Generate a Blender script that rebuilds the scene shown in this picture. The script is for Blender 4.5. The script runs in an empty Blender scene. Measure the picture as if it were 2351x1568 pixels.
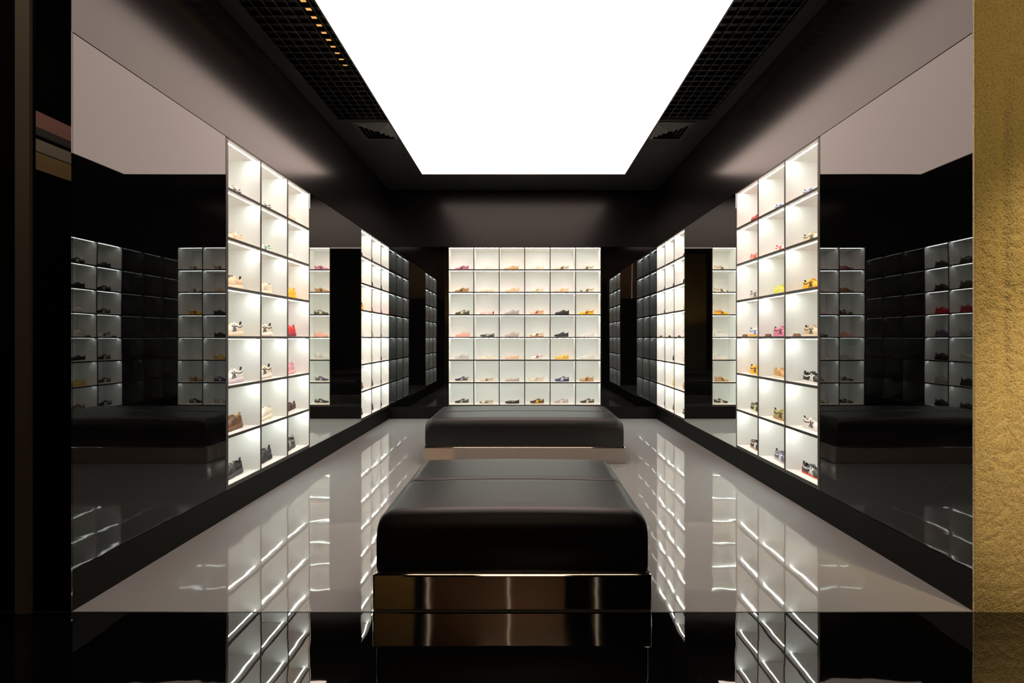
import bpy, bmesh, math, random
from mathutils import Vector, noise, Matrix
R = math.radians
SC = bpy.context.scene
COL = SC.collection
random.seed(4)

# ------------------------------------------------------------------ camera
FPX = 1011.0                                    # focal length in pixels of the 2351 px frame
cam_d = bpy.data.cameras.new('camera')
cam = bpy.data.objects.new('camera', cam_d); COL.objects.link(cam)
cam.location = (0, 0, 1.4); cam.rotation_euler = (R(90), 0, 0)
cam_d.sensor_width = 36.0; cam_d.lens = FPX / 2351 * 36
cam_d.shift_x = -25 / 2351; cam_d.shift_y = -9 / 2351
cam_d.clip_start = 0.02
SC.camera = cam

# ------------------------------------------------------------------ world, exposure
w = bpy.data.worlds.new('world'); SC.world = w; w.use_nodes = True
w.node_tree.nodes['Background'].inputs[0].default_value = (1, .85, .7, 1)
w.node_tree.nodes['Background'].inputs[1].default_value = 0.004
SC.view_settings.view_transform = 'Standard'; SC.view_settings.look = 'None'
SC.view_settings.exposure = 0.0; SC.view_settings.gamma = 1.0
SC.view_settings.use_curve_mapping = False
cy = SC.cycles
cy.max_bounces = 14; cy.glossy_bounces = 8; cy.diffuse_bounces = 10
cy.use_denoising = True
cy.sample_clamp_indirect = 8.0
cy.caustics_reflective = False; cy.caustics_refractive = False

LIGHTBOX = 4.6          # radiance of the ceiling lightbox
STRIP, STRIP_BACK = 80.0, 60.0   # radiance of the LED strips in the side and back shelves

def lamp(name, kind, loc, target, energy, color, size=0.1, spot=None, blend=.6):
    l = bpy.data.lights.new(name, kind); l.energy = energy; l.color = color
    if kind == 'AREA': l.size = size
    else: l.shadow_soft_size = size
    if spot: l.spot_size = R(spot); l.spot_blend = blend
    o = bpy.data.objects.new(name, l); COL.objects.link(o); o.location = loc
    d = Vector(target) - Vector(loc); o.rotation_euler = d.to_track_quat('-Z', 'Y').to_euler()
    return o
WARM = (1.0, .71, .36)
lamp('shop_downlight', 'SPOT', (2.95, 1.05, 3.9), (2.74, 2.25, .78), 300, WARM, .05, 38, 1.0)
lamp('column_front_fill', 'SPOT', (3.4, -.6, 1.8), (2.78, 2.25, .85), 215, (1, .72, .40), .06, 34, 1.0)  # added frontal fill for the stucco column, no fixture here
lamp('shop_floodlight', 'SPOT', (4.0, -.4, 3.4), (2.75, 2.25, 2.6), 130, (1, .70, .26), .06, 60, 1.0)
lamp('jamb_fill', 'SPOT', (-3.0, .9, 4.4), (-2.54, 2.25, 2.6), 42, (1, .76, .55), .05, 46, 1.0)  # added fill to brighten the bronze jamb
l_ = lamp('bench_rim_fill', 'AREA', (0, 1.72, 4.3), (0, 1.72, 0), 13, (1, .84, .64), 3.2)  # added light line, gives the bench base its bright rim
l_.data.shape = 'RECTANGLE'; l_.data.size_y = .12
lamp('shop_panel_fill', 'AREA', (0, -3.0, 4.6), (0, -4.6, 1.5), 62, (1, .74, .5), 1.6)  # added fill on the shop panel that the steel reflects
lamp('bulkhead_fill', 'SPOT', (-3.9, -1.0, 4.9), (-6.0, -1.0, 3.8), 380, (1, .82, .66), .1, 85)  # added fill, brightens the bulkhead bands for their reflection

# ------------------------------------------------------------------ helpers
def obj(name, verts, faces, mats, parent=None, fm=None, smooth=False, loc=None):
    me = bpy.data.meshes.new(name); me.from_pydata([tuple(v) for v in verts], [], faces)
    if not isinstance(mats, (list, tuple)): mats = [mats]
    for m in mats: me.materials.append(m)
    if fm: me.polygons.foreach_set('material_index', fm)
    if smooth: me.polygons.foreach_set('use_smooth', [True] * len(me.polygons))
    me.update()
    o = bpy.data.objects.new(name, me); COL.objects.link(o)
    if parent: o.parent = parent
    if loc: o.location = loc
    return o

class MB:
    def __init__(s): s.v = []; s.f = []; s.m = []
    def box(s, x0, x1, y0, y1, z0, z1, m=0, tf=None):
        b = len(s.v)
        p = [(x, y, z) for z in (z0, z1) for y in (y0, y1) for x in (x0, x1)]
        s.v += [tf(*q) for q in p] if tf else p
        s.f += [tuple(b + i for i in q) for q in ((0,2,3,1),(4,5,7,6),(0,1,5,4),(2,6,7,3),(0,4,6,2),(1,3,7,5))]
        s.m += [m] * 6
        return s
    def tube(s, pts, r, n=8, m=0):
        pts = [Vector(p) for p in pts]; b = len(s.v); k = len(pts)
        for i, p in enumerate(pts):
            t = (pts[min(i+1, k-1)] - pts[max(i-1, 0)]).normalized()
            a = t.cross(Vector((0, 0, 1)))
            if a.length < .1: a = t.cross(Vector((1, 0, 0)))
            a.normalize(); c = t.cross(a)
            for j in range(n):
                an = 2 * math.pi * j / n
                s.v.append(tuple(p + a * (r * math.cos(an)) + c * (r * math.sin(an))))
        for i in range(k - 1):
            for j in range(n):
                s.f.append((b+i*n+j, b+i*n+(j+1)%n, b+(i+1)*n+(j+1)%n, b+(i+1)*n+j)); s.m.append(m)
        s.f.append(tuple(b + j for j in range(n))[::-1]); s.m.append(m)
        s.f.append(tuple(b + (k-1)*n + j for j in range(n))); s.m.append(m)
        return s
    def build(s, name, mats, parent=None, smooth=False, fix=True):
        o = obj(name, s.v, s.f, mats, parent, s.m, smooth)
        if fix: normals(o)
        return o

def normals(o):
    bm = bmesh.new(); bm.from_mesh(o.data)
    bmesh.ops.recalc_face_normals(bm, faces=bm.faces); bm.to_mesh(o.data); bm.free()

def bevel(o, wd=.004, seg=2):
    m = o.modifiers.new('bevel', 'BEVEL'); m.width = wd; m.segments = seg; m.limit_method = 'ANGLE'
    return o

def empty(name, loc=(0, 0, 0), rz=0):
    o = bpy.data.objects.new(name, None); COL.objects.link(o); o.location = loc
    o.rotation_euler = (0, 0, rz); o.empty_display_size = .05
    return o

def tag(o, label=None, cat=None, group=None, kind=None):
    if label: o['label'] = label
    if cat: o['category'] = cat
    if group: o['group'] = group
    if kind: o['kind'] = kind
    return o

# ------------------------------------------------------------------ materials
def mat(name, color, rough=.5, metal=0.0, ior=1.5, coat=0, aniso=0):
    m = bpy.data.materials.new(name); m.use_nodes = True
    b = m.node_tree.nodes['Principled BSDF']
    b.inputs['Base Color'].default_value = (*color, 1); b.inputs['Roughness'].default_value = rough
    b.inputs['Metallic'].default_value = metal; b.inputs['IOR'].default_value = ior
    b.inputs['Coat Weight'].default_value = coat
    if aniso: b.inputs['Anisotropic'].default_value = aniso
    return m

def add_bump(m, scale, strength, dist=.01, detail=2.0, stretch=(1, 1, 1), rough=.5):
    nt = m.node_tree; b = nt.nodes['Principled BSDF']
    tc = nt.nodes.new('ShaderNodeTexCoord'); mp = nt.nodes.new('ShaderNodeMapping')
    mp.inputs['Scale'].default_value = stretch
    n = nt.nodes.new('ShaderNodeTexNoise'); n.inputs['Scale'].default_value = scale
    n.inputs['Detail'].default_value = detail; n.inputs['Roughness'].default_value = rough
    bu = nt.nodes.new('ShaderNodeBump'); bu.inputs['Strength'].default_value = strength
    bu.inputs['Distance'].default_value = dist
    nt.links.new(tc.outputs['Object'], mp.inputs[0]); nt.links.new(mp.outputs[0], n.inputs['Vector'])
    nt.links.new(n.outputs['Fac'], bu.inputs['Height']); nt.links.new(bu.outputs[0], b.inputs['Normal'])
    return m, n, bu

def emit(name, color, strength):
    m = bpy.data.materials.new(name); m.use_nodes = True; nt = m.node_tree
    nt.nodes.remove(nt.nodes['Principled BSDF'])
    e = nt.nodes.new('ShaderNodeEmission'); e.inputs[0].default_value = (*color, 1); e.inputs[1].default_value = strength
    nt.links.new(e.outputs[0], nt.nodes['Material Output'].inputs[0])
    return m

M = {}
M['white_floor'] = mat('polished grey resin floor', (.275, .278, .275), .03, ior=2.45)
add_bump(M['white_floor'], 2.6, .22, .006, 2.0)
M['black_floor'] = mat('polished black floor', (.0015, .0015, .0015), .015, ior=2.2)
add_bump(M['black_floor'], 2.2, .22, .006, 2.5)
M['glass'] = mat('black glass', (.0015, .0015, .0015), .012, ior=1.54)
add_bump(M['glass'], .9, .12, .01, 1.0)
M['satin'] = mat('satin black panel', (.004, .0038, .0037), .19, ior=1.40)
M['soffit'] = mat('soft black soffit panel', (.004, .0038, .0037), .24, ior=1.30)
M['plinth'] = mat('dark plinth laminate', (.0045, .0042, .0034), .55, ior=1.2)
M['mirror'] = mat('silvered mirror', (.91, .94, .90), .0, metal=1)
M['black'] = mat('matte black paint', (.0015, .0015, .0015), .8, ior=1.15)
M['ceiling'] = mat('black ceiling paint', (.003, .0028, .0026), .6)
M['web'] = mat('shade-dark grid web', (.002, .002, .002), .8, ior=1.2)
M['grid'] = mat('black aluminium grid', (.035, .032, .03), .4)
M['edge'] = mat('dark bronze shelf edging', (.030, .026, .022), .4)
M['white'] = mat('white gloss laminate', (.91, .91, .89), .28)
M['strip'] = emit('warm white LED strip', (.92, 1.0, .92), STRIP)
M['strip_back'] = emit('neutral white LED strip', (.88, 1.0, .93), STRIP_BACK)
M['lightbox'] = emit('stretched lightbox membrane', (1.0, .77, .66), LIGHTBOX)
M['leather'] = mat('black leather', (.005, .0045, .0045), .40, ior=1.47)
add_bump(M['leather'], 260, .06, .002, 3)
st = M['steel'] = mat('brushed warm steel', (.60, .52, .45), .07, metal=1, aniso=.95)
st.node_tree.nodes['Principled BSDF'].inputs['Anisotropic Rotation'].default_value = .25
_t = st.node_tree.nodes.new('ShaderNodeTangent'); _t.direction_type = 'RADIAL'; _t.axis = 'Z'
st.node_tree.links.new(_t.outputs[0], st.node_tree.nodes['Principled BSDF'].inputs['Tangent'])
M['gold'] = mat('gold stucco', (.55, .37, .15), .55)
nt = M['gold'].node_tree
_m, _n, _b = add_bump(M['gold'], 115, .9, .009, 3, (1, 1, .85), .55)
_r = nt.nodes.new('ShaderNodeValToRGB'); _r.color_ramp.elements[0].position = .36; _r.color_ramp.elements[1].position = .54
_r.color_ramp.elements[0].color = (.44, .34, .14, 1); _r.color_ramp.elements[1].color = (.60, .50, .25, 1)
nt.links.new(_n.outputs['Fac'], _r.inputs[0]); nt.links.new(_r.outputs[0], nt.nodes['Principled BSDF'].inputs['Base Color'])
M['bronze'] = mat('dark bronze', (.15, .125, .10), .5)
M['brown_wall'] = mat('brown shop wall', (.16, .10, .06), .7)
M['copper_card'] = mat('brown walnut veneer', (.16, .075, .035), .5)
M['grey_metal'] = mat('grey vent metal', (.05, .05, .048), .4)

# ------------------------------------------------------------------ setting
Y0, Y1 = 2.247, 7.59          # entrance line and back wall
XW = 2.304                    # side walls
ZT = 2.965                    # top of the shelves / panel seam
ZC = 3.945                    # ceiling
U1, U2, U3, U4 = 3.436, 4.756, 6.275, Y1 - .004   # shelf, mirror, shelf along the side walls
ZB, ZH = .21, 2.957

def setting(name, boxes, m, label=None):
    b = MB()
    for q in boxes: b.box(*q)
    return tag(b.build(name, m), kind='structure')

setting('floor', [(-XW - .4, XW + .4, Y0, Y1 + .4, -.05, 0)], M['white_floor'])
setting('floor_outside', [(-6, 6, -4.6, Y0 - .002, -.05, 0)], M['black_floor'])
setting('trim_1', [(-XW, XW, Y0 - .004, Y0 + .002, -.04, .0015)], M['grey_metal'])
for s, nm in ((-1, 'left'), (1, 'right')):
    a, b_ = sorted((s * XW, s * (XW + .42)))
    setting('wall_' + nm, [(a, b_, Y0 + .05, Y1 + .4, ZT, ZC + .35), (*sorted((s * XW, s * (XW + .006))), Y0 + .001, Y0 + .05, ZT, ZC + .35)], M['satin'])
    setting('baseboard_' + nm, [(*sorted((s * XW, s * (XW + .006))), Y0 + .0063, Y0 + .05, 0, ZB - .003), (a, b_, Y0 + .05, U2 - .002, 0, ZB - .003), (a, b_, U2 + .002, U3 - .002, 0, ZB - .003), (a, b_, U3 + .002, Y1, 0, ZB - .003)], M['plinth'])
BX0, BX1 = -1.283, 1.345      # back shelf unit
setting('wall_back', [(-XW - .4, XW + .4, Y1, Y1 + .4, ZT, ZC + .35)], M['soffit'])
setting('baseboard_back', [(-XW, XW, Y1, Y1 + .4, 0, ZB - .003)], M['plinth'])
LBX0, LBX1, LBY0, LBY1, LBZ = -1.560, 1.580, 2.62, 6.83, 3.935
setting('ceiling', [(-XW, -2.16, Y0, Y1, ZC, ZC + .06), (2.16, XW, Y0, Y1, ZC, ZC + .06),
                    (-2.16, LBX0 - .02, 5.14, Y1, ZC, ZC + .06), (LBX1 + .02, 2.16, 5.14, Y1, ZC, ZC + .06),
                    (LBX0 - .02, LBX1 + .02, LBY1 + .02, Y1, ZC, ZC + .06),
                    (-XW, XW, Y0, Y1, ZC + .34, ZC + .36), (-6, 6, -4.6, Y0, 5.2, 5.3),
                    (-6, 6, Y0 - .05, Y0 + .02, ZC + .34, 5.2)], M['ceiling'])

# ceiling lightbox
lb = empty('ceiling_lightbox', ((LBX0 + LBX1) / 2, (LBY0 + LBY1) / 2, LBZ))
tag(lb, 'huge glowing white rectangular lightbox filling the middle of the black ceiling', 'ceiling light')
hx, hy = (LBX1 - LBX0) / 2, (LBY1 - LBY0) / 2
MB().box(-hx, hx, -hy, hy, 0, .02).build('diffuser', M['lightbox'], lb)
f = MB(); t_ = .014
for q in ((-hx - t_, -hx, -hy - t_, hy + t_), (hx, hx + t_, -hy - t_, hy + t_), (-hx, hx, -hy - t_, -hy), (-hx, hx, hy, hy + t_)):
    f.box(*q, -.004, .10)
f.build('frame', M['grid'], lb)

# open cell ceilings
def grid(x0, x1, label):
    g = MB(); p = .0885; e_ = .0026
    n = int((x1 - x0) / p)
    def bar(a0, a1, b0, b1):                # web darkened like shaded cells, slim lower edge lighter as if lit
        g.box(a0, a1, b0, b1, ZC + .004, ZC + .042, 1); g.box(a0, a1, b0, b1, ZC, ZC + .0042, 0)
    for i in range(n + 1): bar(x0 + i * p - e_, x0 + i * p + e_, Y0 + .02, 5.12)
    y = 5.08
    while y > Y0:
        bar(x0, x1, y - e_, y + e_); y -= .0885
    return tag(g.build('open_cell_ceiling', [M['grid'], M['web']]), label, 'ceiling grid', 'open cell grids beside the lightbox')
grid(-2.155, LBX0 - .018, 'black open cell metal grid on the left side of the ceiling lightbox')
grid(LBX1 + .018, 2.155, 'black open cell metal grid on the right side of the ceiling lightbox')
# added glow strip above left grid, stands in for warm glints on the bars
sl = empty('added_glint_strip', (-1.78, 3.1, ZC + .15))
tag(sl, 'added orange glow strip standing in for glints on the left ceiling grid', 'added glow strip')
MB().box(-.05, .05, -.33, 1.39, .02, .06).build('glint_backing', M['black'], sl)
MB().box(-.03, .03, -.3, 1.36, .012, .021).build('tube', emit('amber glint glow', (1, .50, .14), .9), sl)  # made-up glow for the orange glints on the grid bars
for s, sd in ((-1, 'left'), (1, 'right')):
    e = empty('air_diffuser', (s * 1.80 + .01, 5.42, ZC))
    tag(e, 'square black ceiling air vent %s of the lightbox beyond the grid' % sd, 'air vent', 'ceiling air vents')
    for k in range(4):
        h = .20 - k * .045; q = MB()
        for a in range(4):
            c_, s_ = math.cos(a * math.pi / 2), math.sin(a * math.pi / 2)
            rot = lambda x, y, z: (x * c_ - y * s_, x * s_ + y * c_, z)
            b0 = len(q.v); h2 = h - .032
            for zz in (0, .004):
                q.v += [rot(-h, -h, -.002 + zz), rot(h, -h, -.002 + zz), rot(h2, -h2, -.026 + zz), rot(-h2, -h2, -.026 + zz)]
            q.f += [(b0, b0+1, b0+2, b0+3), (b0+7, b0+6, b0+5, b0+4), (b0, b0+4, b0+5, b0+1), (b0+2, b0+6, b0+7, b0+3)]; q.m += [0] * 4
        q.build('louvre', M['grey_metal'], e)
    q = MB()
    for a in ((-.235, .235, -.235, -.2), (-.235, .235, .2, .235), (-.235, -.2, -.2, .2), (.2, .235, -.2, .2)): q.box(*a, -.008, .001)
    q.build('frame', M['grid'], e)
    MB().box(-.2, .2, -.2, .2, .0, .004).build('backing', M['black'], e)
e = empty('ceiling_sprinkler', (-1.64, 6.05, ZC))
tag(e, 'tiny chrome sprinkler head hanging from the black ceiling left of the lightbox', 'sprinkler')
MB().tube([(0, 0, 0), (0, 0, -.006)], .028, 14).build('escutcheon', M['grey_metal'], e)
MB().tube([(0, 0, -.004), (0, 0, -.035)], .007, 10).tube([(0, 0, -.035), (0, 0, -.038)], .016, 12).build('head', M['steel'], e)

# ------------------------------------------------------------------ wall cladding
def slab(name, x0, x1, y0, y1, z0, z1, m, label, cat, group=None):
    return bevel(tag(MB().box(x0, x1, y0, y1, z0, z1).build(name, m), label, cat, group), .0015, 1)
for s, sd in ((-1, 'left'), (1, 'right')):
    a, b_ = sorted((s * XW, s * (XW + .03)))
    slab('glass_panel', *sorted((s * XW, s * (XW + .006))), Y0 + .0063, U1 - .022, ZB, ZT - .004, M['glass'],
         'tall glossy black glass panel on the %s wall nearest the entrance' % sd, 'glass panel', 'black glass wall panels')
    slab('wall_mirror', a, b_, U2 + .006, U3 - .006, ZB, ZT - .004, M['mirror'],
         'tall frameless mirror between the two lit shelf units on the %s wall' % sd, 'mirror', 'mirrors between the side shelves')
    slab('edge_post', *sorted((s * (XW - .001), s * (XW + .03))), U1 - .02, U1, ZB, ZH, M['edge'],
         'thin dark metal upright between glass and shelves on the %s wall' % sd, 'upright', 'metal uprights beside the shelves')
slab('glass_panel', -XW, BX0 - .004, Y1, Y1 + .03, ZB, ZT - .004, M['glass'],
     'black glass panel left of the shelf unit on the back wall', 'glass panel', 'black glass wall panels')
slab('glass_panel', BX1 + .004, XW, Y1, Y1 + .03, ZB, ZT - .004, M['glass'],
     'black glass panel right of the shelf unit on the back wall', 'glass panel', 'black glass wall panels')

# ------------------------------------------------------------------ shelf units
NR = 7; TH = .022; TV = .016; DEP = .33
PITCH = (ZH - .232) / NR
def row_z(r):                      # r = 0 top row .. 6 bottom row; top face of the shelf board it stands on
    return .232 + (NR - 1 - r) * PITCH + TH / 2
def shelf_unit(o_xy, udir, ddir, width, ncol, label, group):
    """u runs along the wall, d into the wall; face at d=0"""
    root = empty('shelf_unit', (o_xy[0], o_xy[1], ZB))
    tag(root, label, 'shelf unit', group)
    def tf(u, d, z): return (udir[0] * u + ddir[0] * d, udir[1] * u + ddir[1] * d, z - ZB)
    MB().box(0, width, DEP, DEP + .015, ZB, ZH, tf=tf).build('back_panel', M['white'], root)
    cw = width / ncol
    for c in range(ncol + 1):
        u0, u1 = c * cw - TV / 2, c * cw + TV / 2
        u0, u1 = max(u0, 0.0), min(u1, width)
        dv = MB().box(u0, u1, .004, DEP, ZB, ZH, tf=tf).build('divider', M['white'], root)
        MB().box(u0, u1, 0, .004, ZB, ZH, tf=tf).build('edge_trim', M['edge'], dv)
    for r in range(NR + 1):
        z = .232 + r * PITCH
        z0, z1 = (ZB, z + TH / 2) if r == 0 else ((z - TH / 2, z + TH / 2) if r < NR else (z - .006, ZT - .004))
        sh = MB()
        ed = MB()
        for c in range(ncol):
            a, b_ = c * cw + TV / 2, (c + 1) * cw - TV / 2
            sh.box(a, b_, .004, DEP, z0, z1, tf=tf); ed.box(a, b_, .0005, .004, z0, z1, tf=tf)
        s_ = sh.build('shelf_board', M['white'], root); ed.build('edge_trim', M['edge'], s_)
        if r > 0:
            for c in range(ncol):
                a, b_ = c * cw + TV / 2 + .002, (c + 1) * cw - TV / 2 - .002
                MB().box(a, b_, .048, .056, z0 - .0012, z0 + .0005, tf=tf).build('light_strip', M['strip_back' if ncol == 6 else 'strip'], s_)
    return root, tf, cw

units = {}
units['back'] = shelf_unit((BX0, Y1), (1, 0), (0, 1), BX1 - BX0, 6, 'wide six column backlit shelf unit on the back wall', 'lit shelf units')
for s, sd in ((-1, 'left'), (1, 'right')):
    units[sd + '_front'] = shelf_unit((s * XW, U1), (0, 1), (s, 0), U2 - U1, 3, 'lit three column shelf unit on the %s wall between glass panel and mirror' % sd, 'lit shelf units')
    units[sd + '_rear'] = shelf_unit((s * XW, U3), (0, 1), (s, 0), U4 - U3, 3, 'lit three column shelf unit on the %s wall in the far corner' % sd, 'lit shelf units')

# ------------------------------------------------------------------ benches
def bench(x0, x1, y0, dep, hb, ht, label):
    cx, hw = (x0 + x1) / 2, (x1 - x0) / 2
    root = empty('bench', (cx, y0 + dep / 2, 0)); tag(root, label, 'bench', 'upholstered benches')
    b = MB().box(-hw, hw, -dep / 2, dep / 2, 0.0, hb).build('base', M['steel'], root); bevel(b, .012, 4)
    b['label'] = 'brushed steel plinth base'
    # cushion: rounded section swept from the front to the back with a stitched fold half way
    W = hw - .006; D = dep / 2 - .016; RF, RX = .075, .09
    prof = []
    n = 12
    for i in range(n + 1):
        a = math.pi / 2 * i / n
        prof.append((-D + RF * (1 - math.cos(a)), 1.45 * RF * (1 - math.sin(a))))
    for y in (-D * .7, -D * .45, -D * .2, -.07, -.04): prof.append((y, 0))
    for y, i_ in ((-.022, .0015), (-.011, .006), (-.004, .014), (0, .019), (.004, .014), (.011, .006), (.022, .0015)): prof.append((y, i_))
    for q in [(-a, b2) for a, b2 in prof[:n + 6]][::-1]: prof.append(q)
    V = []; F = []; ns = 8
    for (y, ins) in prof:
        wd = W - ins * .14; top = ht - ins; sec = []
        r = RX
        fy = 1 - (abs(y) / D) ** 4 * .5
        sec.append((-wd + .02, hb + .001)); sec.append((-wd + .004, hb + .008)); sec.append((-wd, hb + .03))
        zc = top - r
        for i in range(ns + 1):
            a = math.pi / 2 * i / ns
            sec.append((-wd + r * (1 - math.cos(a)), zc + r * math.sin(a)))
        for u in (-.6, -.3, 0): sec.append((u * (wd - r) / 1.0 if u else 0, top))
        full = sec + [(-x, z) for x, z in sec[:-1]][::-1]
        full = [(x, z + (.016 * fy * (1 - (x / wd) ** 2) if z > zc + r * .8 and ins < .03 else 0)) for x, z in full]
        V.append([(x, y, max(z, hb)) for x, z in full])
    m = len(V[0]); vv = [p for s_ in V for p in s_]
    for i in range(len(V) - 1):
        for j in range(m):
            F.append((i*m + j, i*m + (j+1) % m, (i+1)*m + (j+1) % m, (i+1)*m + j))
    F.append(tuple(range(m))[::-1]); F.append(tuple((len(V)-1)*m + j for j in range(m)))
    c = obj('cushion', vv, F, M['leather'], root, smooth=True); normals(c)
    c['label'] = 'black leather cushion with a seam across the middle'
    sm = c.modifiers.new('edges', 'EDGE_SPLIT'); sm.split_angle = R(70)
    return root
bench(-.771, .661, Y0 + .004, 1.09, .188, .492, 'near square black leather bench on a steel base at the entrance')
bench(-1.103, 1.137, 4.88, 1.0, .186, .492, 'wide black leather bench on a steel base before the back shelves')

# ------------------------------------------------------------------ entrance, left pillar and right column
setting('wall_entrance', [(-2.50, -XW - .0005, Y0, Y0 + .006, 0, 5.2)], M['glass'])
setting('trim_2', [(-2.575, -2.502, Y0 - .015, Y0 + .4, 0, 5.2)], M['bronze'])
setting('wall_outside', [(-6, -2.577, Y0, Y0 + .4, 0, 5.2)], M['black'])
# gold stucco column with a real relief
def column():
    x0, x1, zt = 2.302, 3.7, 5.2
    nx, nz = 210, 640
    V = []; F = []
    for j in range(nz + 1):
        z = zt * j / nz
        for i in range(nx + 1):
            x = x0 + (x1 - x0) * (i / nx)
            e_ = max(0, min(1, (x - x0 - .012) / .025))
            low = max(0, min(1, (3.2 - z) / 1.6)); low = .12 + .88 * low
            n1 = noise.noise(Vector((x * 30, z * 24, 1))) + .6 * noise.noise(Vector((x * 60, z * 50, 7)))
            n2 = noise.noise(Vector((x * 5, z * 3, 3)))
            ridge = abs(noise.noise(Vector((x * 18 + n2 * 2, z * 15 + n2, 5))))
            d = (.0022 * n1 - .004 * max(0, .14 - ridge) / .14) * low * e_ + .006 * n2 * e_
            # shallow vertical channel
            fade = max(0, min(1, (z - .7) / .6)) * max(0, min(1, (2.85 - z) / .3))
            g = max(0, 1 - abs(x - 2.458) / .045); g = g * g * (3 - 2 * g)
            d -= .013 * g * fade
            V.append((x, Y0 - .002 - d, z))
    for j in range(nz):
        for i in range(nx):
            a = j * (nx + 1) + i
            F.append((a, a + 1, a + nx + 2, a + nx + 1))
    b = len(V)
    V += [(x0, Y0 + .007, 0), (x1, Y0 + .045, 0), (x0, Y0 + .007, zt), (x1, Y0 + .045, zt)]
    left = [j * (nx + 1) for j in range(nz + 1)]; right = [j * (nx + 1) + nx for j in range(nz + 1)]
    F.append(tuple([b] + left + [b + 2])); F.append(tuple([b + 1, b + 3] + right[::-1]))
    F.append((b, b + 2, b + 3, b + 1))
    o = obj('stucco_column', V, F, M['gold'], smooth=False)
    o.data.polygons.foreach_set('use_smooth', [True] * (nx * nz) + [False] * 3)
    return tag(o, 'rough gold stucco column lit by warm spotlights at the right edge', 'column', kind='structure')
column()
# the shop behind the camera, seen only as reflections in glass, floor and steel
setting('wall_shop', [(-6, 6, -4.7, -4.6, 0, 5.3), (-6.1, -6, -4.6, Y0, 0, 5.3), (6, 6.1, -4.6, Y0, 0, 5.3)], M['black'])
setting('wall_shop_panel', [(-1.92, .85, -4.6, -4.57, 3.15, 5.15)], M['brown_wall'])
setting('wall_shop_stucco', [(-3.6, -2.25, -4.6, -4.5, 0, 5.15)], M['gold'])
for k, x in enumerate((-1.95, -.29, 1.52)):  # made-up glowing slots, added for the streaks in the steel base
    setting('trim_%d' % (k + 3), [(x - .013, x + .013, -4.585, -4.55, 3.15, 5.15)], emit('added streak glow', (1, .84, .66), 2.8))
lamp('stucco_fill', 'SPOT', (-2.9, -2.4, 1.2), (-2.9, -4.5, 3.9), 150, (1, .6, .25), .1, 70)  # added fill so the stucco reflects orange in the steel
for nm, z0, z1, c in (('gold', 3.45, 3.665, (.50, .34, .15)), ('cream', 3.68, 3.83, (.52, .46, .36)), ('grey', 3.88, 3.97, (.10, .10, .09)), ('rose', 3.975, 4.17, (.62, .30, .27))):
    setting('wall_bulkhead_' + nm, [(-5.99, -5.94, -2.6, 1.8, z0, z1)], mat(nm + ' bulkhead band', c, .7))

# ------------------------------------------------------------------ shoes
def lerp(a, b, t): return a + (b - a) * t
def curve(pts, t):
    for (t0, v0), (t1, v1) in zip(pts, pts[1:]):
        if t <= t1:
            k = 0 if t1 == t0 else (t - t0) / (t1 - t0)
            k = k * k * (3 - 2 * k) * .5 + k * .5
            return v0 + (v1 - v0) * k
    return pts[-1][1]

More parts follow.
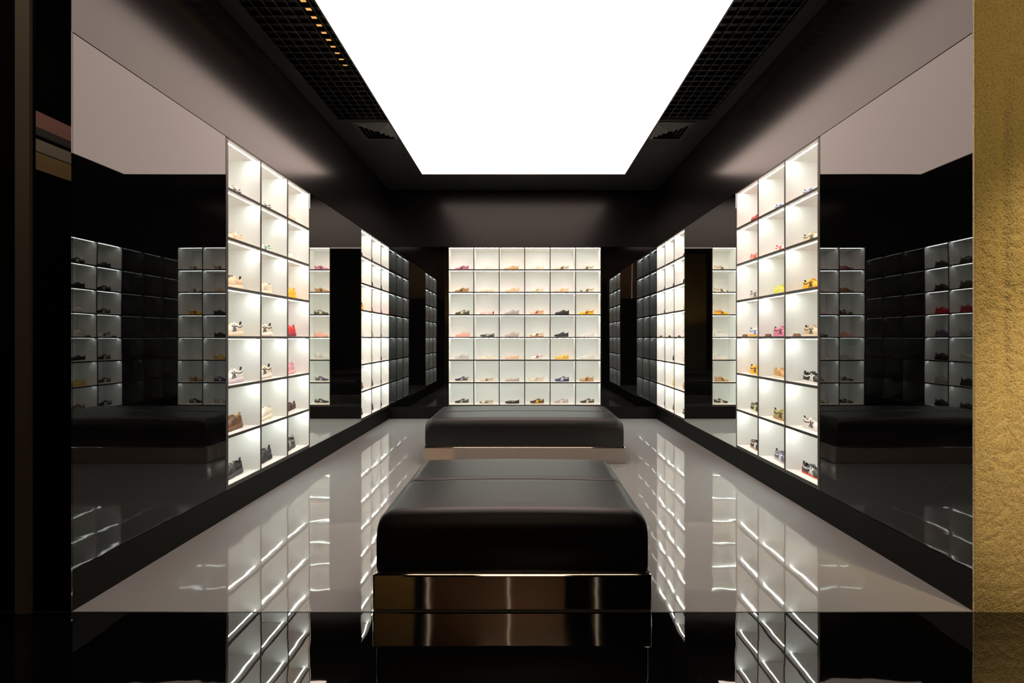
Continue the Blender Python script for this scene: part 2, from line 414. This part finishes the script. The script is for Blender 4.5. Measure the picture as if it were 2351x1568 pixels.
class ShoeShape:
    """toe at -X, heel at +X, sole on z = 0"""
    def __init__(s, kind):
        s.kind = kind; s.L = .262; s.W = 1.0
        s.width = [(0, .008), (.015, .019), (.05, .027), (.12, .0325), (.25, .034), (.4, .0345), (.55, .039), (.68, .0435), (.8, .041), (.9, .034), (.96, .025), (.985, .017), (1, .008)]
        s.side = .74           # where the outer side ends (fraction of width at rim)
        s.open = (.05, .36)
        if kind == 'trainer':
            s.top = [(0, .070), (.03, .083), (.07, .080), (.16, .066), (.26, .068), (.36, .084), (.42, .086), (.52, .074), (.64, .062), (.76, .052), (.87, .045), (.94, .039), (.98, .032), (1, .022)]
            s.sole = [(0, .022), (.2, .019), (.5, .015), (.8, .013), (1, .013)]
        elif kind == 'strap':
            s.open = (.05, .56)
            s.top = [(0, .060), (.03, .066), (.08, .063), (.2, .052), (.35, .048), (.5, .050), (.58, .052), (.66, .049), (.78, .045), (.88, .040), (.95, .033), (1, .020)]
            s.sole = [(0, .016), (.2, .014), (.5, .011), (.8, .010), (1, .010)]
        else:                   # runner with a thick sole
            s.L = .275
            s.width = [(t, v * 1.13 + .001) for t, v in s.width]
            s.top = [(0, .090), (.03, .104), (.08, .102), (.17, .090), (.26, .092), (.35, .108), (.43, .110), (.54, .094), (.66, .079), (.78, .068), (.88, .061), (.95, .052), (1, .034)]
            s.sole = [(0, .040), (.12, .044), (.3, .040), (.5, .034), (.8, .028), (1, .024)]
    def w(s, t): return curve(s.width, t)
    def zs(s, t): return curve(s.sole, t)
    def zt(s, t): return curve(s.top, t)
    def spring(s, t): return .010 * max(0, (t - .78) / .22) ** 2 + .004 * max(0, (.06 - t) / .06)
    def op(s, t):
        a, b = s.open
        k = min((t - a + .035) / .035, (b + .03 - t) / .06)
        k = max(0, min(1, k)); return k * k * (3 - 2 * k)
    def half(s, t):
        """half section: outer points from the sole up, then over the top to the centre line"""
        w, z0, zt = s.w(t), s.zs(t) + s.spring(t) - .002, s.zt(t) + s.spring(t)
        h = zt - z0; o = s.op(t)
        P = []
        for k in range(7):                       # outer side
            v = k / 6
            yo = w * (1.0 + .05 * math.sin(v * math.pi) - .26 * v ** 1.6); zo = z0 + h * v
            a = v * 1.0
            yc = w * math.cos(a * 1.15) ** .75 if a * 1.15 < math.pi / 2 else 0
            zc = z0 + h * (math.sin(a * 1.15) ** .9)
            P.append((lerp(yc, yo, o), lerp(zc, zo, o)))
        yl, zl = P[-1]
        for k in range(1, 6):                    # rim and inside of the opening, or the crown of the vamp
            u = k / 5
            yi = [w * .70, w * .66, w * .62, w * .5, 0][k - 1]; zi = [zt + .001, zt - .004, z0 + h * .45, z0 + .010, z0 + .008][k - 1]
            yv = yl * (1 - u); zv = zl + (zt - zl) * (1 - (1 - u) ** 2)
            P.append((lerp(yv, yi, o), lerp(zv, zi, o)))
        return P
    def x(s, t): return s.L / 2 - t * s.L
    def surf(s, t, v, off=0.0):
        """point on the outer side, v 0..1 from sole to rim"""
        P = s.half(t); k = v * 6; i = min(5, int(k)); fr = k - i
        y = lerp(P[i][0], P[i+1][0], fr); z = lerp(P[i][1], P[i+1][1], fr)
        dy = P[i+1][0] - P[i][0]; dz = P[i+1][1] - P[i][1]; l = math.hypot(dy, dz) or 1
        return (s.x(t), y + off * dz / l, z - off * dy / l)

TS = [0, .012, .03, .055, .08, .12, .17, .22, .27, .31, .34, .37, .40, .44, .49, .55, .61, .67, .73, .79, .84, .89, .93, .96, .985, 1]
def me(name, V, F, fm=None, smooth=True, nmat=1):
    m = bpy.data.meshes.new(name); m.from_pydata(V, [], F)
    for _ in range(nmat): m.materials.append(None)
    if fm: m.polygons.foreach_set('material_index', fm)
    m.polygons.foreach_set('use_smooth', [smooth] * len(m.polygons))
    bm = bmesh.new(); bm.from_mesh(m); bmesh.ops.recalc_face_normals(bm, faces=bm.faces); bm.to_mesh(m); bm.free()
    return m
def ribbon(S, V, F, pts, wd, off=.0012, both=True, steps=7):
    """pts: list of (t, v); a raised ribbon on the side of the shoe"""
    for sgn in ((1, -1) if both else (1,)):
        line = []
        for (a, b) in zip(pts, pts[1:]):
            for i in range(steps): line.append((lerp(a[0], b[0], i / steps), lerp(a[1], b[1], i / steps)))
        line.append(pts[-1]); C = [Vector(S.surf(t, v, off)) for t, v in line]
        b0 = len(V)
        for i, (t, v) in enumerate(line):
            d = C[min(i+1, len(C)-1)] - C[max(i-1, 0)]; l = math.hypot(d.x, d.z) or 1
            nx, nz = -d.z / l, d.x / l
            hh = max(.02, S.zt(t) - S.zs(t))
            for k in (-1, 1):
                q = S.surf(min(1, max(0, t - k * nx * wd / 2 / S.L)), min(1, max(0, v + k * nz * wd / 2 / hh)), off)
                V.append((q[0], q[1] * sgn, q[2]))
        for i in range(len(line) - 1):
            F.append((b0+2*i, b0+2*i+1, b0+2*i+3, b0+2*i+2))

def make_shape(kind):
    S = ShoeShape(kind); parts = {}
    V = []; F = []; fm = []
    m = None
    for t in TS:
        h = S.half(t); x = S.x(t)
        row = [(x, y, z) for y, z in h] + [(x, -y, z) for y, z in h[:-1]][::-1]
        m = len(row); V += row
    o_ = S.open
    for i in range(len(TS) - 1):
        tm = (TS[i] + TS[i+1]) / 2
        for j in range(m - 1):
            F.append((i*m + j, i*m + j + 1, (i+1)*m + j + 1, (i+1)*m + j))
            inner = 7 <= j < m - 8
            fm.append(1 if inner and o_[0] - .01 < tm < o_[1] else 0)
    F.append(tuple(range(m))); fm.append(0); F.append(tuple((len(TS)-1)*m + j for j in range(m))[::-1]); fm.append(0)
    parts['upper'] = me('upper', V, F, fm, nmat=2)
    # sole
    V = []; F = []; fm = []; g = .003 if kind != 'runner' else .006
    for t in TS:
        w_, z1, sp, x = S.w(t) + g, S.zs(t), S.spring(t), S.x(t)
        if t == 0: x += g
        if t == 1: x -= g
        bul = 1.05 if kind == 'runner' else 1.0
        if kind == 'runner' and t == 0: x += .008
        half = [(0, sp), (w_ * .93, sp), (w_, sp + .003), (w_, sp + .0055), (w_ * bul, sp + z1 * .6), (w_ * .99, sp + z1), (w_ * .86, sp + z1 + .001)]
        if kind == 'runner': half = [(0, sp), (w_ * .9, sp), (w_ * .99, sp + .003), (w_ * 1.045, sp + .009), (w_ * 1.06, sp + z1 * .55), (w_ * 1.0, sp + z1 * .92), (w_ * .88, sp + z1 + .001)]
        V += [(x, y, z) for y, z in half] + [(x, -y, z) for y, z in half[1:]][::-1]
    m = 13
    for i in range(len(TS) - 1):
        for j in range(m):
            F.append((i*m + j, i*m + (j+1) % m, (i+1)*m + (j+1) % m, (i+1)*m + j)); fm.append(1 if j in (0, 1, 2, 12, 11, 10) else 0)
    F.append(tuple(range(m))); F.append(tuple((len(TS)-1)*m + j for j in range(m))); fm += [0, 0]
    parts['sole'] = me('sole', V, F, fm, smooth=(kind == 'runner'), nmat=2)
    if kind == 'runner':                     # ribs moulded round the thick sole
        V = []; F = []
        for k in range(15):
            t = .03 + k * .064; w_ = S.w(t) * 1.05 + g; zt_ = S.zs(t) * .92; sp = S.spring(t)
            outer = [(-w_ + .0005, zt_ * .8), (-w_ - .0016, .008), (-w_ * .9, .0002), (w_ * .9, .0002), (w_ + .0016, .008), (w_ - .0005, zt_ * .8)]
            inner = [(-w_ + .004, zt_ * .78), (-w_ + .004, .010), (-w_ * .86, .003), (w_ * .86, .003), (w_ - .004, .010), (w_ - .004, zt_ * .78)]
            b0 = len(V)
            for dx in (-.003, .003):
                V += [(S.x(t) + dx, y, z + sp) for y, z in outer] + [(S.x(t) + dx, y, z + sp) for y, z in inner]
            for i in range(5):
                F += [(b0+i, b0+i+1, b0+13+i, b0+12+i), (b0+6+i, b0+18+i, b0+19+i, b0+7+i), (b0+i, b0+6+i, b0+7+i, b0+i+1), (b0+12+i, b0+13+i, b0+19+i, b0+18+i)]
            F += [(b0, b0+12, b0+18, b0+6), (b0+5, b0+11, b0+23, b0+17)]
        parts['sole_rib'] = me('sole_ribs', V, F, smooth=False)
    # crossed side stripes
    V = []; F = []; wd = .0098 if kind != 'strap' else .008
    hi = .97 if kind != 'strap' else .92
    ribbon(S, V, F, [(.62, .02), (.545, .45), (.50, .98)], wd)
    ribbon(S, V, F, [(.50, .02), (.455, .45), (.415, .98)], wd)
    ribbon(S, V, F, [(.40, .02), (.47, .45), (.58, .95)], wd * .9)
    ribbon(S, V, F, [(.56, .10), (.47, .50), (.30, .66), (.06, .80)], wd * .9)
    parts['stripes'] = me('stripes', V, F)
    # heel patch and heel tab
    V = []; F = []
    for sgn in (1, -1):
        b0 = len(V); tt = [0, .012, .03, .055, .085]; nv = 5
        for t in tt:
            for k in range(nv + 1):
                q = S.surf(t, k / nv * (.95 - t * 3), .0013); V.append((q[0] + (.0013 if t < .02 else 0), q[1] * sgn, q[2]))
        for i in range(len(tt) - 1):
            for k in range(nv): F.append((b0+i*(nv+1)+k, b0+i*(nv+1)+k+1, b0+(i+1)*(nv+1)+k+1, b0+(i+1)*(nv+1)+k))
    parts['heel_patch'] = me('heel_patch', V, F)
    zt = S.zt(.03); x0 = S.x(.012); q = MB()
    tw, th, lean = {'trainer': (.0075, .011, .009), 'strap': (.006, .007, .004), 'runner': (.0085, .022, .007)}[kind]
    path = [(.001, -.022), (.0025, -.008), (.003, .002), (lean * .6, th * .6), (lean, th), (lean - .003, th + .0012), (lean * .5 - .003, th * .5), (-.0015, -.004), (-.002, -.014)]
    V = []; F = []
    for yy in (-tw, -tw * .6, tw * .6, tw):
        k_ = 1 if abs(yy) < tw else .0
        V += [(x0 + a + (.0008 if k_ else 0), yy, zt + b - (0 if k_ or b < 0 else b * .18)) for a, b in path]
    n = len(path)
    for r_ in range(3):
        for i in range(n): F.append((r_*n + i, r_*n + (i+1) % n, (r_+1)*n + (i+1) % n, (r_+1)*n + i))
    F += [tuple(range(n)), tuple(range(3*n, 4*n))[::-1]]
    parts['heel_tab'] = me('heel_tab', V, F)
    if kind == 'strap':
        for nm, tc in (('strap', .40), ('strap', .52)):
            V = []; F = []; hw = .007 / S.L
            pts = []
            for k in range(13):
                a = math.pi * k / 12; y = math.cos(a) * S.w(tc) * .86; z = S.zt(tc) - .012 + math.sin(a) * .020
                pts.append((y, z))
            for y, z in pts:
                for dx in (-.007, .007): V.append((S.x(tc) + dx, y, z))
                for dx in (-.007, .007): V.append((S.x(tc) + dx, y * .96, z - .002))
            for k in range(12):
                a = 4 * k; b = a + 4
                F += [(a, a+1, b+1, b), (a+2, b+2, b+3, a+3), (a, b, b+2, a+2), (a+1, a+3, b+3, b+1)]
            parts[nm if nm not in parts else nm + '.2'] = me('strap', V, F)
        q = MB()
        for tc in (.40, .52):
            q.box(S.x(tc) - .009, S.x(tc) + .009, -S.w(tc) * .86 - .002, -S.w(tc) * .86 + .003, S.zt(tc) - .014, S.zt(tc) - .004)
        parts['buckle'] = me('buckle', q.v, q.f, smooth=False)
    else:
        # tongue
        V = []; F = []; rows = [(.315, .016), (.33, .0185), (.36, .019), (.40, .018), (.45, .017), (.52, .015), (.60, .012)]
        for i, (t, hw) in enumerate(rows):
            up = [.016, .012, .004, .0025, .002, .002, .001][i]
            for k in range(7):
                u = k / 3 - 1; V.append((S.x(t) + (.006 if i == 0 else 0), hw * u, S.zt(t) + S.spring(t) + up - .008 * u * u * (1 + .5 * (i < 3))))
        for i in range(len(rows) - 1):
            for k in range(6): F.append((i*7 + k, i*7 + k+1, (i+1)*7 + k+1, (i+1)*7 + k))
        parts['tongue'] = me('tongue', V, F)
        q = MB()
        for k in range(5):
            t = .405 + k * .042
            hw = .018 - k * .0012
            pts = []
            for i in range(7):
                u = i / 3 - 1; pts.append((S.x(t + .010 * u * (1 if k % 2 else -1)), hw * u, S.zt(t) + .0045 - .007 * u * u))
            q.tube(pts, .0018, 6)
        for sg in (1, -1):
            q.tube([(S.x(.40), 0, S.zt(.40) + .007), (S.x(.385), sg * .012, S.zt(.4) + .012), (S.x(.41), sg * .022, S.zt(.4) + .004), (S.x(.40), sg * .006, S.zt(.4) + .007)], .0014, 5)
        parts['laces'] = me('laces', q.v, q.f)
    # toe guard
    V = []; F = []
    for sgn in (1, -1):
        b0 = len(V); tt = [.84, .88, .91, .94, .965, .985, 1.0]; nv = 5
        for t in tt:
            for k in range(nv + 1):
                vmax = .55 + .4 * (t - .84) / .16
                q = S.surf(t, k / nv * vmax, .0012); V.append((q[0] - (.0012 if t > .99 else 0), q[1] * sgn, q[2]))
        for i in range(len(tt) - 1):
            for k in range(nv): F.append((b0+i*(nv+1)+k, b0+i*(nv+1)+k+1, b0+(i+1)*(nv+1)+k+1, b0+(i+1)*(nv+1)+k))
    parts['toe_guard'] = me('toe_guard', V, F)
    return parts
SHAPES = {k: make_shape(k) for k in ('trainer', 'strap', 'runner')}

PAL = dict(black=(.008, .008, .008), charcoal=(.045, .045, .05), grey=(.36, .34, .33), lightgrey=(.55, .54, .50), palegrey=(.66, .65, .62),
           white=(.76, .75, .71), cream=(.72, .64, .48), beige=(.62, .50, .36), sand=(.66, .58, .44), palecream=(.74, .68, .54), tan=(.45, .25, .085),
           camel=(.52, .32, .13), brown=(.13, .055, .022), darkbrown=(.05, .03, .018), olive=(.055, .06, .018), goldolive=(.40, .34, .12),
           gold=(.66, .42, .08), yellow=(.80, .42, .012), lemon=(.78, .64, .25), lime=(.60, .66, .08), pink=(.55, .16, .25), palepink=(.70, .40, .38),
           salmon=(.72, .36, .29), rose=(.62, .22, .34), red=(.55, .02, .022), crimson=(.35, .01, .03), darkred=(.22, .012, .025), maroon=(.09, .03, .03),
           navy=(.02, .025, .07), slate=(.10, .11, .17), purple=(.05, .04, .13), blue=(.06, .16, .45), sky=(.25, .48, .62), green=(.02, .22, .09),
           orange=(.75, .36, .05), peach=(.70, .45, .27), taupe=(.42, .36, .32), gum=(.40, .22, .09), silver=(.68, .68, .66), lilac=(.60, .53, .58))
_sm = {}
def smat(c):
    if c not in _sm:
        m = mat('shoe ' + c, PAL[c], .55); _sm[c] = m
    return _sm[c]

# kind, upper, stripes (or None), sole, extras, words describing the look
def sh(kind, upper, stripe=None, sole='white', words='', lace=None, tab=None, toe=None, heel=None, lining=None, out=None):
    return dict(kind=kind, upper=upper, stripe=stripe, sole=sole, words=words, lace=lace or upper, tab=tab or stripe or upper,
                toe=toe, heel=heel, lining=lining or 'sand', out=out or sole)
T, S_, N_ = 'trainer', 'strap', 'runner'
BACK = [
 [sh(T,'pink','charcoal','pink','pink trainer with dark crossed stripes'), sh(T,'white','palecream','white','off white trainer with faint cream stripes'), sh(T,'camel',None,'camel','plain camel suede trainer'), sh(T,'palecream','beige','palecream','pale cream trainer with beige stripes'), sh(T,'sand','black','sand','ivory trainer with black stripes', lining='camel'), sh(T,'palecream','black','palecream','bone white trainer with thin black stripes')],
 [sh(T,'tan','black','tan','tan brown trainer with black stripes'), sh(S_,'cream','beige','cream','low cream ballet trainer with beige stripes'), sh(T,'peach',None,'palecream','plain pale blush trainer', tab='taupe'), sh(T,'palecream','goldolive','palecream','ivory trainer with olive stripes'), sh(T,'sand','orange','palepink','sand trainer with orange yellow stripes'), sh(T,'palecream','black','white','bone trainer with black stripes and black toe', toe='black')],
 [sh(T,'olive','cream','olive','dark olive trainer with cream stripes'), sh(S_,'palepink','white','palepink','pale pink ballet trainer with white stripes', heel='maroon'), sh(T,'grey',None,'grey','plain warm grey suede trainer'), sh(T,'peach','darkred','beige','peach trainer with dark red stripes'), sh(T,'black',None,'black','plain black leather trainer'), sh(T,'yellow','black','yellow','yellow trainer with black stripes')],
 [sh(T,'salmon',None,'salmon','plain salmon pink suede trainer'), sh(S_,'charcoal','grey','charcoal','dark grey strap shoe with pale piping'), sh(T,'taupe',None,'grey','plain taupe suede trainer'), sh(T,'cream','darkbrown','gum','beige trainer with brown stripes, gum toe', toe='camel'), sh(T,'black',None,'charcoal','plain black trainer with thin dark sole'), sh(T,'silver','white','white','silvery white trainer with white stripes')],
 [sh(T,'lightgrey','grey','lightgrey','light grey trainer with grey side band'), sh(S_,'palecream',None,'palecream','pale butter cream strap shoe'), sh(S_,'peach',None,'beige','peach beige strap shoe'), sh(T,'white','darkred','white','white trainer with dark red stripes'), sh(T,'gold','lemon','yellow','metallic gold trainer with pale stripes'), sh(T,'palegrey','white','palecream','pale stone trainer with white stripes')],
 [sh(T,'navy','grey','sand','navy trainer with cream heel', heel='cream'), sh(S_,'cream','black','cream','cream strap shoe with black straps', lace='black'), sh(S_,'taupe',None,'taupe','taupe strap shoe'), sh(T,'cream','grey','palecream','cream trainer with grey stripes'), sh(T,'purple','white','navy','indigo trainer with white stripes'), sh(T,'camel','darkbrown','gum','tan trainer with dark brown stripes')],
 [sh(T,'black','grey','sand','black trainer with thin grey stripes'), sh(S_,'sand','black','sand','cream strap shoe with black toe', toe='black', lace='black'), sh(S_,'black',None,'black','plain black strap shoe'), sh(T,'black','yellow','gum','black trainer with yellow stripes'), sh(T,'taupe','white','palecream','greige trainer with pale stripes'), sh(T,'black','cream','cream','black trainer with cream stripes')],
]
# side units: columns near, middle, far (from the entrance)
LF = [
 [sh(T,'white','black','white','white trainer with black heel tab',tab='black'), sh(T,'white','black','white','white trainer with black stripes'), sh(T,'beige','cream','cream','beige trainer with cream stripes')],
 [sh(T,'palecream','peach','white','ivory trainer with blush stripes'), sh(T,'white','green','green','white trainer with green stripes',tab='green'), sh(T,'palegrey',None,'white','pale grey trainer')],
 [sh(N_,'peach','cream','palecream','beige chunky runner with black laces',lace='black',tab='black'), sh(N_,'palecream','beige','palecream','cream chunky runner'), sh(N_,'yellow',None,'yellow','bright yellow runner')],
 [sh(N_,'palecream','navy','cream','cream chunky runner with navy stripes',tab='navy'), sh(N_,'palecream','black','white','cream black-striped runner with green heel',heel='green',out='gum'), sh(N_,'red',None,'darkred','bright red runner',tab='red')],
 [sh(N_,'white','charcoal','lilac','white black-striped chunky runner with lilac sole',tab='navy'), sh(N_,'palecream','black','white','cream black-striped runner with red heel',heel='darkred',out='gum'), sh(N_,'rose','palepink','palepink','pink runner')],
 [sh(N_,'brown','darkbrown','brown','brown leather chunky runner',tab='tan',lining='tan'), sh(N_,'palecream','white','palecream','cream and white runner'), sh(T,'maroon','black','white','dark maroon trainer',tab='black')],
 [sh(N_,'black','charcoal','charcoal','black chunky runner with tall heel tab',lining='black',lace='white'), sh(N_,'charcoal','black','black','black runner with grey lining',lining='grey'), sh(N_,'black','grey','charcoal','black runner with thin grey lines',lining='black')],
]
RF = [
 [sh(T,'white','blue','white','white trainer with blue and red stripes',heel='red',tab='navy'), sh(T,'white','blue','white','white trainer with blue stripes'), sh(T,'red','crimson','red','red trainer')],
 [sh(T,'cream','olive','cream','cream trainer with dark green stripes'), sh(T,'white','red','white','white trainer with red stripes'), sh(T,'salmon','red','palepink','coral pink trainer')],
 [sh(T,'yellow','black','yellow','yellow trainer with black stripes'), sh(T,'lime','lemon','sky','lime trainer with sky blue toe',toe='sky'), sh(T,'lightgrey','charcoal','white','light grey trainer with dark stripes')],
 [sh(T,'beige','olive','cream','tan trainer with dark green stripes, black collar',lining='black',tab='black'), sh(T,'rose','maroon','rose','pink trainer with plum stripes'), sh(T,'white','blue','yellow','white blue-striped trainer with yellow sole')],
 [sh(T,'black','white','white','black trainer with bold white stripes',lining='black',tab='black'), sh(T,'camel','tan','cream','camel trainer with brown stripes'), sh(T,'yellow','black','yellow','yellow trainer with black stripes')],
 [sh(T,'white','charcoal','white','white trainer with thin black stripes'), sh(T,'goldolive','black','gum','olive gold trainer with black stripes'), sh(T,'navy','lime','cream','navy trainer with lime stripes',tab='lemon')],
 [sh(T,'charcoal','white','red','charcoal white-striped trainer with red sole',heel='crimson',lining='black',tab='black',out='cream'), sh(T,'slate','white','lightgrey','slate blue trainer with white stripes',tab='navy'), sh(T,'black','white','gum','black white-striped trainer with gum sole')],
]
LR = [
 [sh(N_,'charcoal',None,'black','charcoal runner'), sh(N_,'charcoal','grey','black','glossy dark grey runner'), sh(N_,'charcoal',None,'charcoal','dark grey runner')],
 [sh(N_,'palepink',None,'white','pale pink runner'), sh(N_,'olive',None,'olive','dark olive runner'), sh(N_,'olive','black','black','dark olive runner')],
 [sh(N_,'yellow','black','yellow','yellow runner with black stripes'), sh(N_,'crimson',None,'crimson','crimson runner'), sh(N_,'red',None,'red','red runner')],
 [sh(N_,'white',None,'white','white runner'), sh(N_,'grey','lightgrey','grey','grey runner'), sh(N_,'slate',None,'slate','blue grey runner')],
 [sh(N_,'cream',None,'white','cream runner'), sh(N_,'lightgrey',None,'palegrey','pale grey runner'), sh(N_,'black',None,'black','black runner')],
 [sh(N_,'brown',None,'brown','brown runner'), sh(N_,'black',None,'black','black runner'), sh(N_,'taupe',None,'taupe','taupe runner')],
 [sh(N_,'black',None,'black','black runner'), sh(N_,'black',None,'charcoal','black runner'), sh(N_,'black','charcoal','black','black runner')],
]
RR = [
 [sh(T,'black',None,'black','black trainer with a heel loop'), sh(T,'black','white','black','black trainer with white stripes'), sh(T,'darkbrown',None,'darkbrown','dark brown trainer')],
 [sh(T,'black',None,'black','black trainer with a heel loop'), sh(T,'black',None,'black','plain black trainer'), sh(T,'black','lightgrey','black','black trainer with grey stripes')],
 [sh(T,'palecream','beige','white','cream trainer'), sh(T,'white',None,'white','white trainer with black heel tab',tab='black'), sh(T,'black','cream','cream','black trainer with cream stripes')],
 [sh(N_,'white',None,'white','white runner'), sh(N_,'palecream',None,'white','cream white runner'), sh(T,'white','black','white','white trainer with black stripes',heel='black')],
 [sh(T,'beige',None,'white','beige trainer'), sh(T,'black',None,'white','black trainer with white sole'), sh(T,'black','cream','cream','black trainer with cream stripes')],
 [sh(T,'tan',None,'tan','tan trainer'), sh(T,'gold','lemon','gold','golden yellow trainer'), sh(T,'maroon','white','white','maroon trainer with white stripes')],
 [sh(T,'black','white','white','black trainer with white stripes'), sh(T,'darkbrown','gold','gum','dark brown trainer with gold stripes'), sh(T,'black','white','white','black trainer with white stripes')],
]
def part(name, mesh, mats, root):
    o = bpy.data.objects.new(name, mesh); COL.objects.link(o); o.parent = root
    for i, c in enumerate(mats):
        o.material_slots[i].link = 'OBJECT'; o.material_slots[i].material = smat(c)
    return o
def place(d, loc, rz, label, group, scale=1.0):
    nm = {'trainer': 'trainer', 'strap': 'strap_shoe', 'runner': 'runner_shoe'}[d['kind']]
    r = empty(nm, loc, rz); r.scale = (scale,) * 3
    r.location.z += .0012; tag(r, label, 'shoe', group)
    P = SHAPES[d['kind']]
    part('upper', P['upper'], [d['upper'], d['lining']], r)
    so = part('sole', P['sole'], [d['sole'], d['out']], r)
    if 'sole_rib' in P: part('sole_ribs', P['sole_rib'], [d['sole']], so)
    if d['stripe']: part('stripes', P['stripes'], [d['stripe']], r)
    part('heel_tab', P['heel_tab'], [d['tab']], r)
    if d['heel']: part('heel_patch', P['heel_patch'], [d['heel']], r)
    if d['toe']: part('toe_guard', P['toe_guard'], [d['toe']], r)
    if d['kind'] == 'strap':
        for k in ('strap', 'strap.2'): part('strap', P[k], [d['lace']], r)
        part('buckle', P['buckle'], ['silver'], r)
    else:
        part('tongue', P['tongue'], [d['upper']], r); part('laces', P['laces'], [d['lace']], r)
    return r

ROW = ['top', 'second', 'third', 'fourth', 'fifth', 'sixth', 'bottom']
COLN = ['first', 'second', 'third', 'fourth', 'fifth', 'last']
cwb = (BX1 - BX0) / 6
for r in range(7):
    for c in range(6):
        d = BACK[r][c]; j = random.uniform(-.008, .008)
        place(d, (BX0 + (c + .5) * cwb + j - .006, Y1 + .15, row_z(r)), R(random.uniform(-3, 3)),
              '%s, %s row, %s column of the back wall' % (d['words'], ROW[r], COLN[c]), 'shoes on the back wall shelves', .93)
NEAR = ['near', 'middle', 'far']
for key, tab_, s, u0, u1, where in (('left_front', LF, -1, U1, U2, 'left wall front shelves'), ('right_front', RF, 1, U1, U2, 'right wall front shelves'),
                                    ('left_rear', LR, -1, U3, U4, 'left wall far shelves'), ('right_rear', RR, 1, U3, U4, 'right wall far shelves')):
    cw = (u1 - u0) / 3
    for r in range(7):
        for c in range(3):
            d = tab_[r][c]
            dd = .135 if d['kind'] == 'runner' else .125
            place(d, (s * (XW + dd), u0 + (c + .5) * cw + random.uniform(-.006, .006), row_z(r)), R(90 + random.uniform(-4, 4)),
                  '%s, %s row, %s column, %s' % (d['words'], ROW[r], NEAR[c], where), 'shoes on the ' + where)

# small brown price plates on the fourth row of the right wall
for (u0, u1, where) in ((U1, U2, 'front'), (U3, U4, 'far')):
    cw = (u1 - u0) / 3
    for c in range(3):
        y = u0 + (c + .76) * cw; z = row_z(3); x = XW + .03
        V = [(x, y - .042, z), (x, y + .042, z), (x + .010, y - .042, z + .024), (x + .010, y + .042, z + .024),
             (x + .024, y - .042, z), (x + .024, y + .042, z), (x + .014, y - .042, z + .024), (x + .014, y + .042, z + .024)]
        F = [(0, 1, 3, 2), (4, 6, 7, 5), (2, 3, 7, 6), (0, 2, 6, 4), (1, 5, 7, 3), (0, 4, 5, 1)]
        o = obj('name_plate', V, F, M['copper_card']); normals(o)
        tag(o, 'small brown wooden plate, fourth row, %s column, right wall %s shelves' % (NEAR[c], where), 'sign plate', 'wooden plates on the shelves')
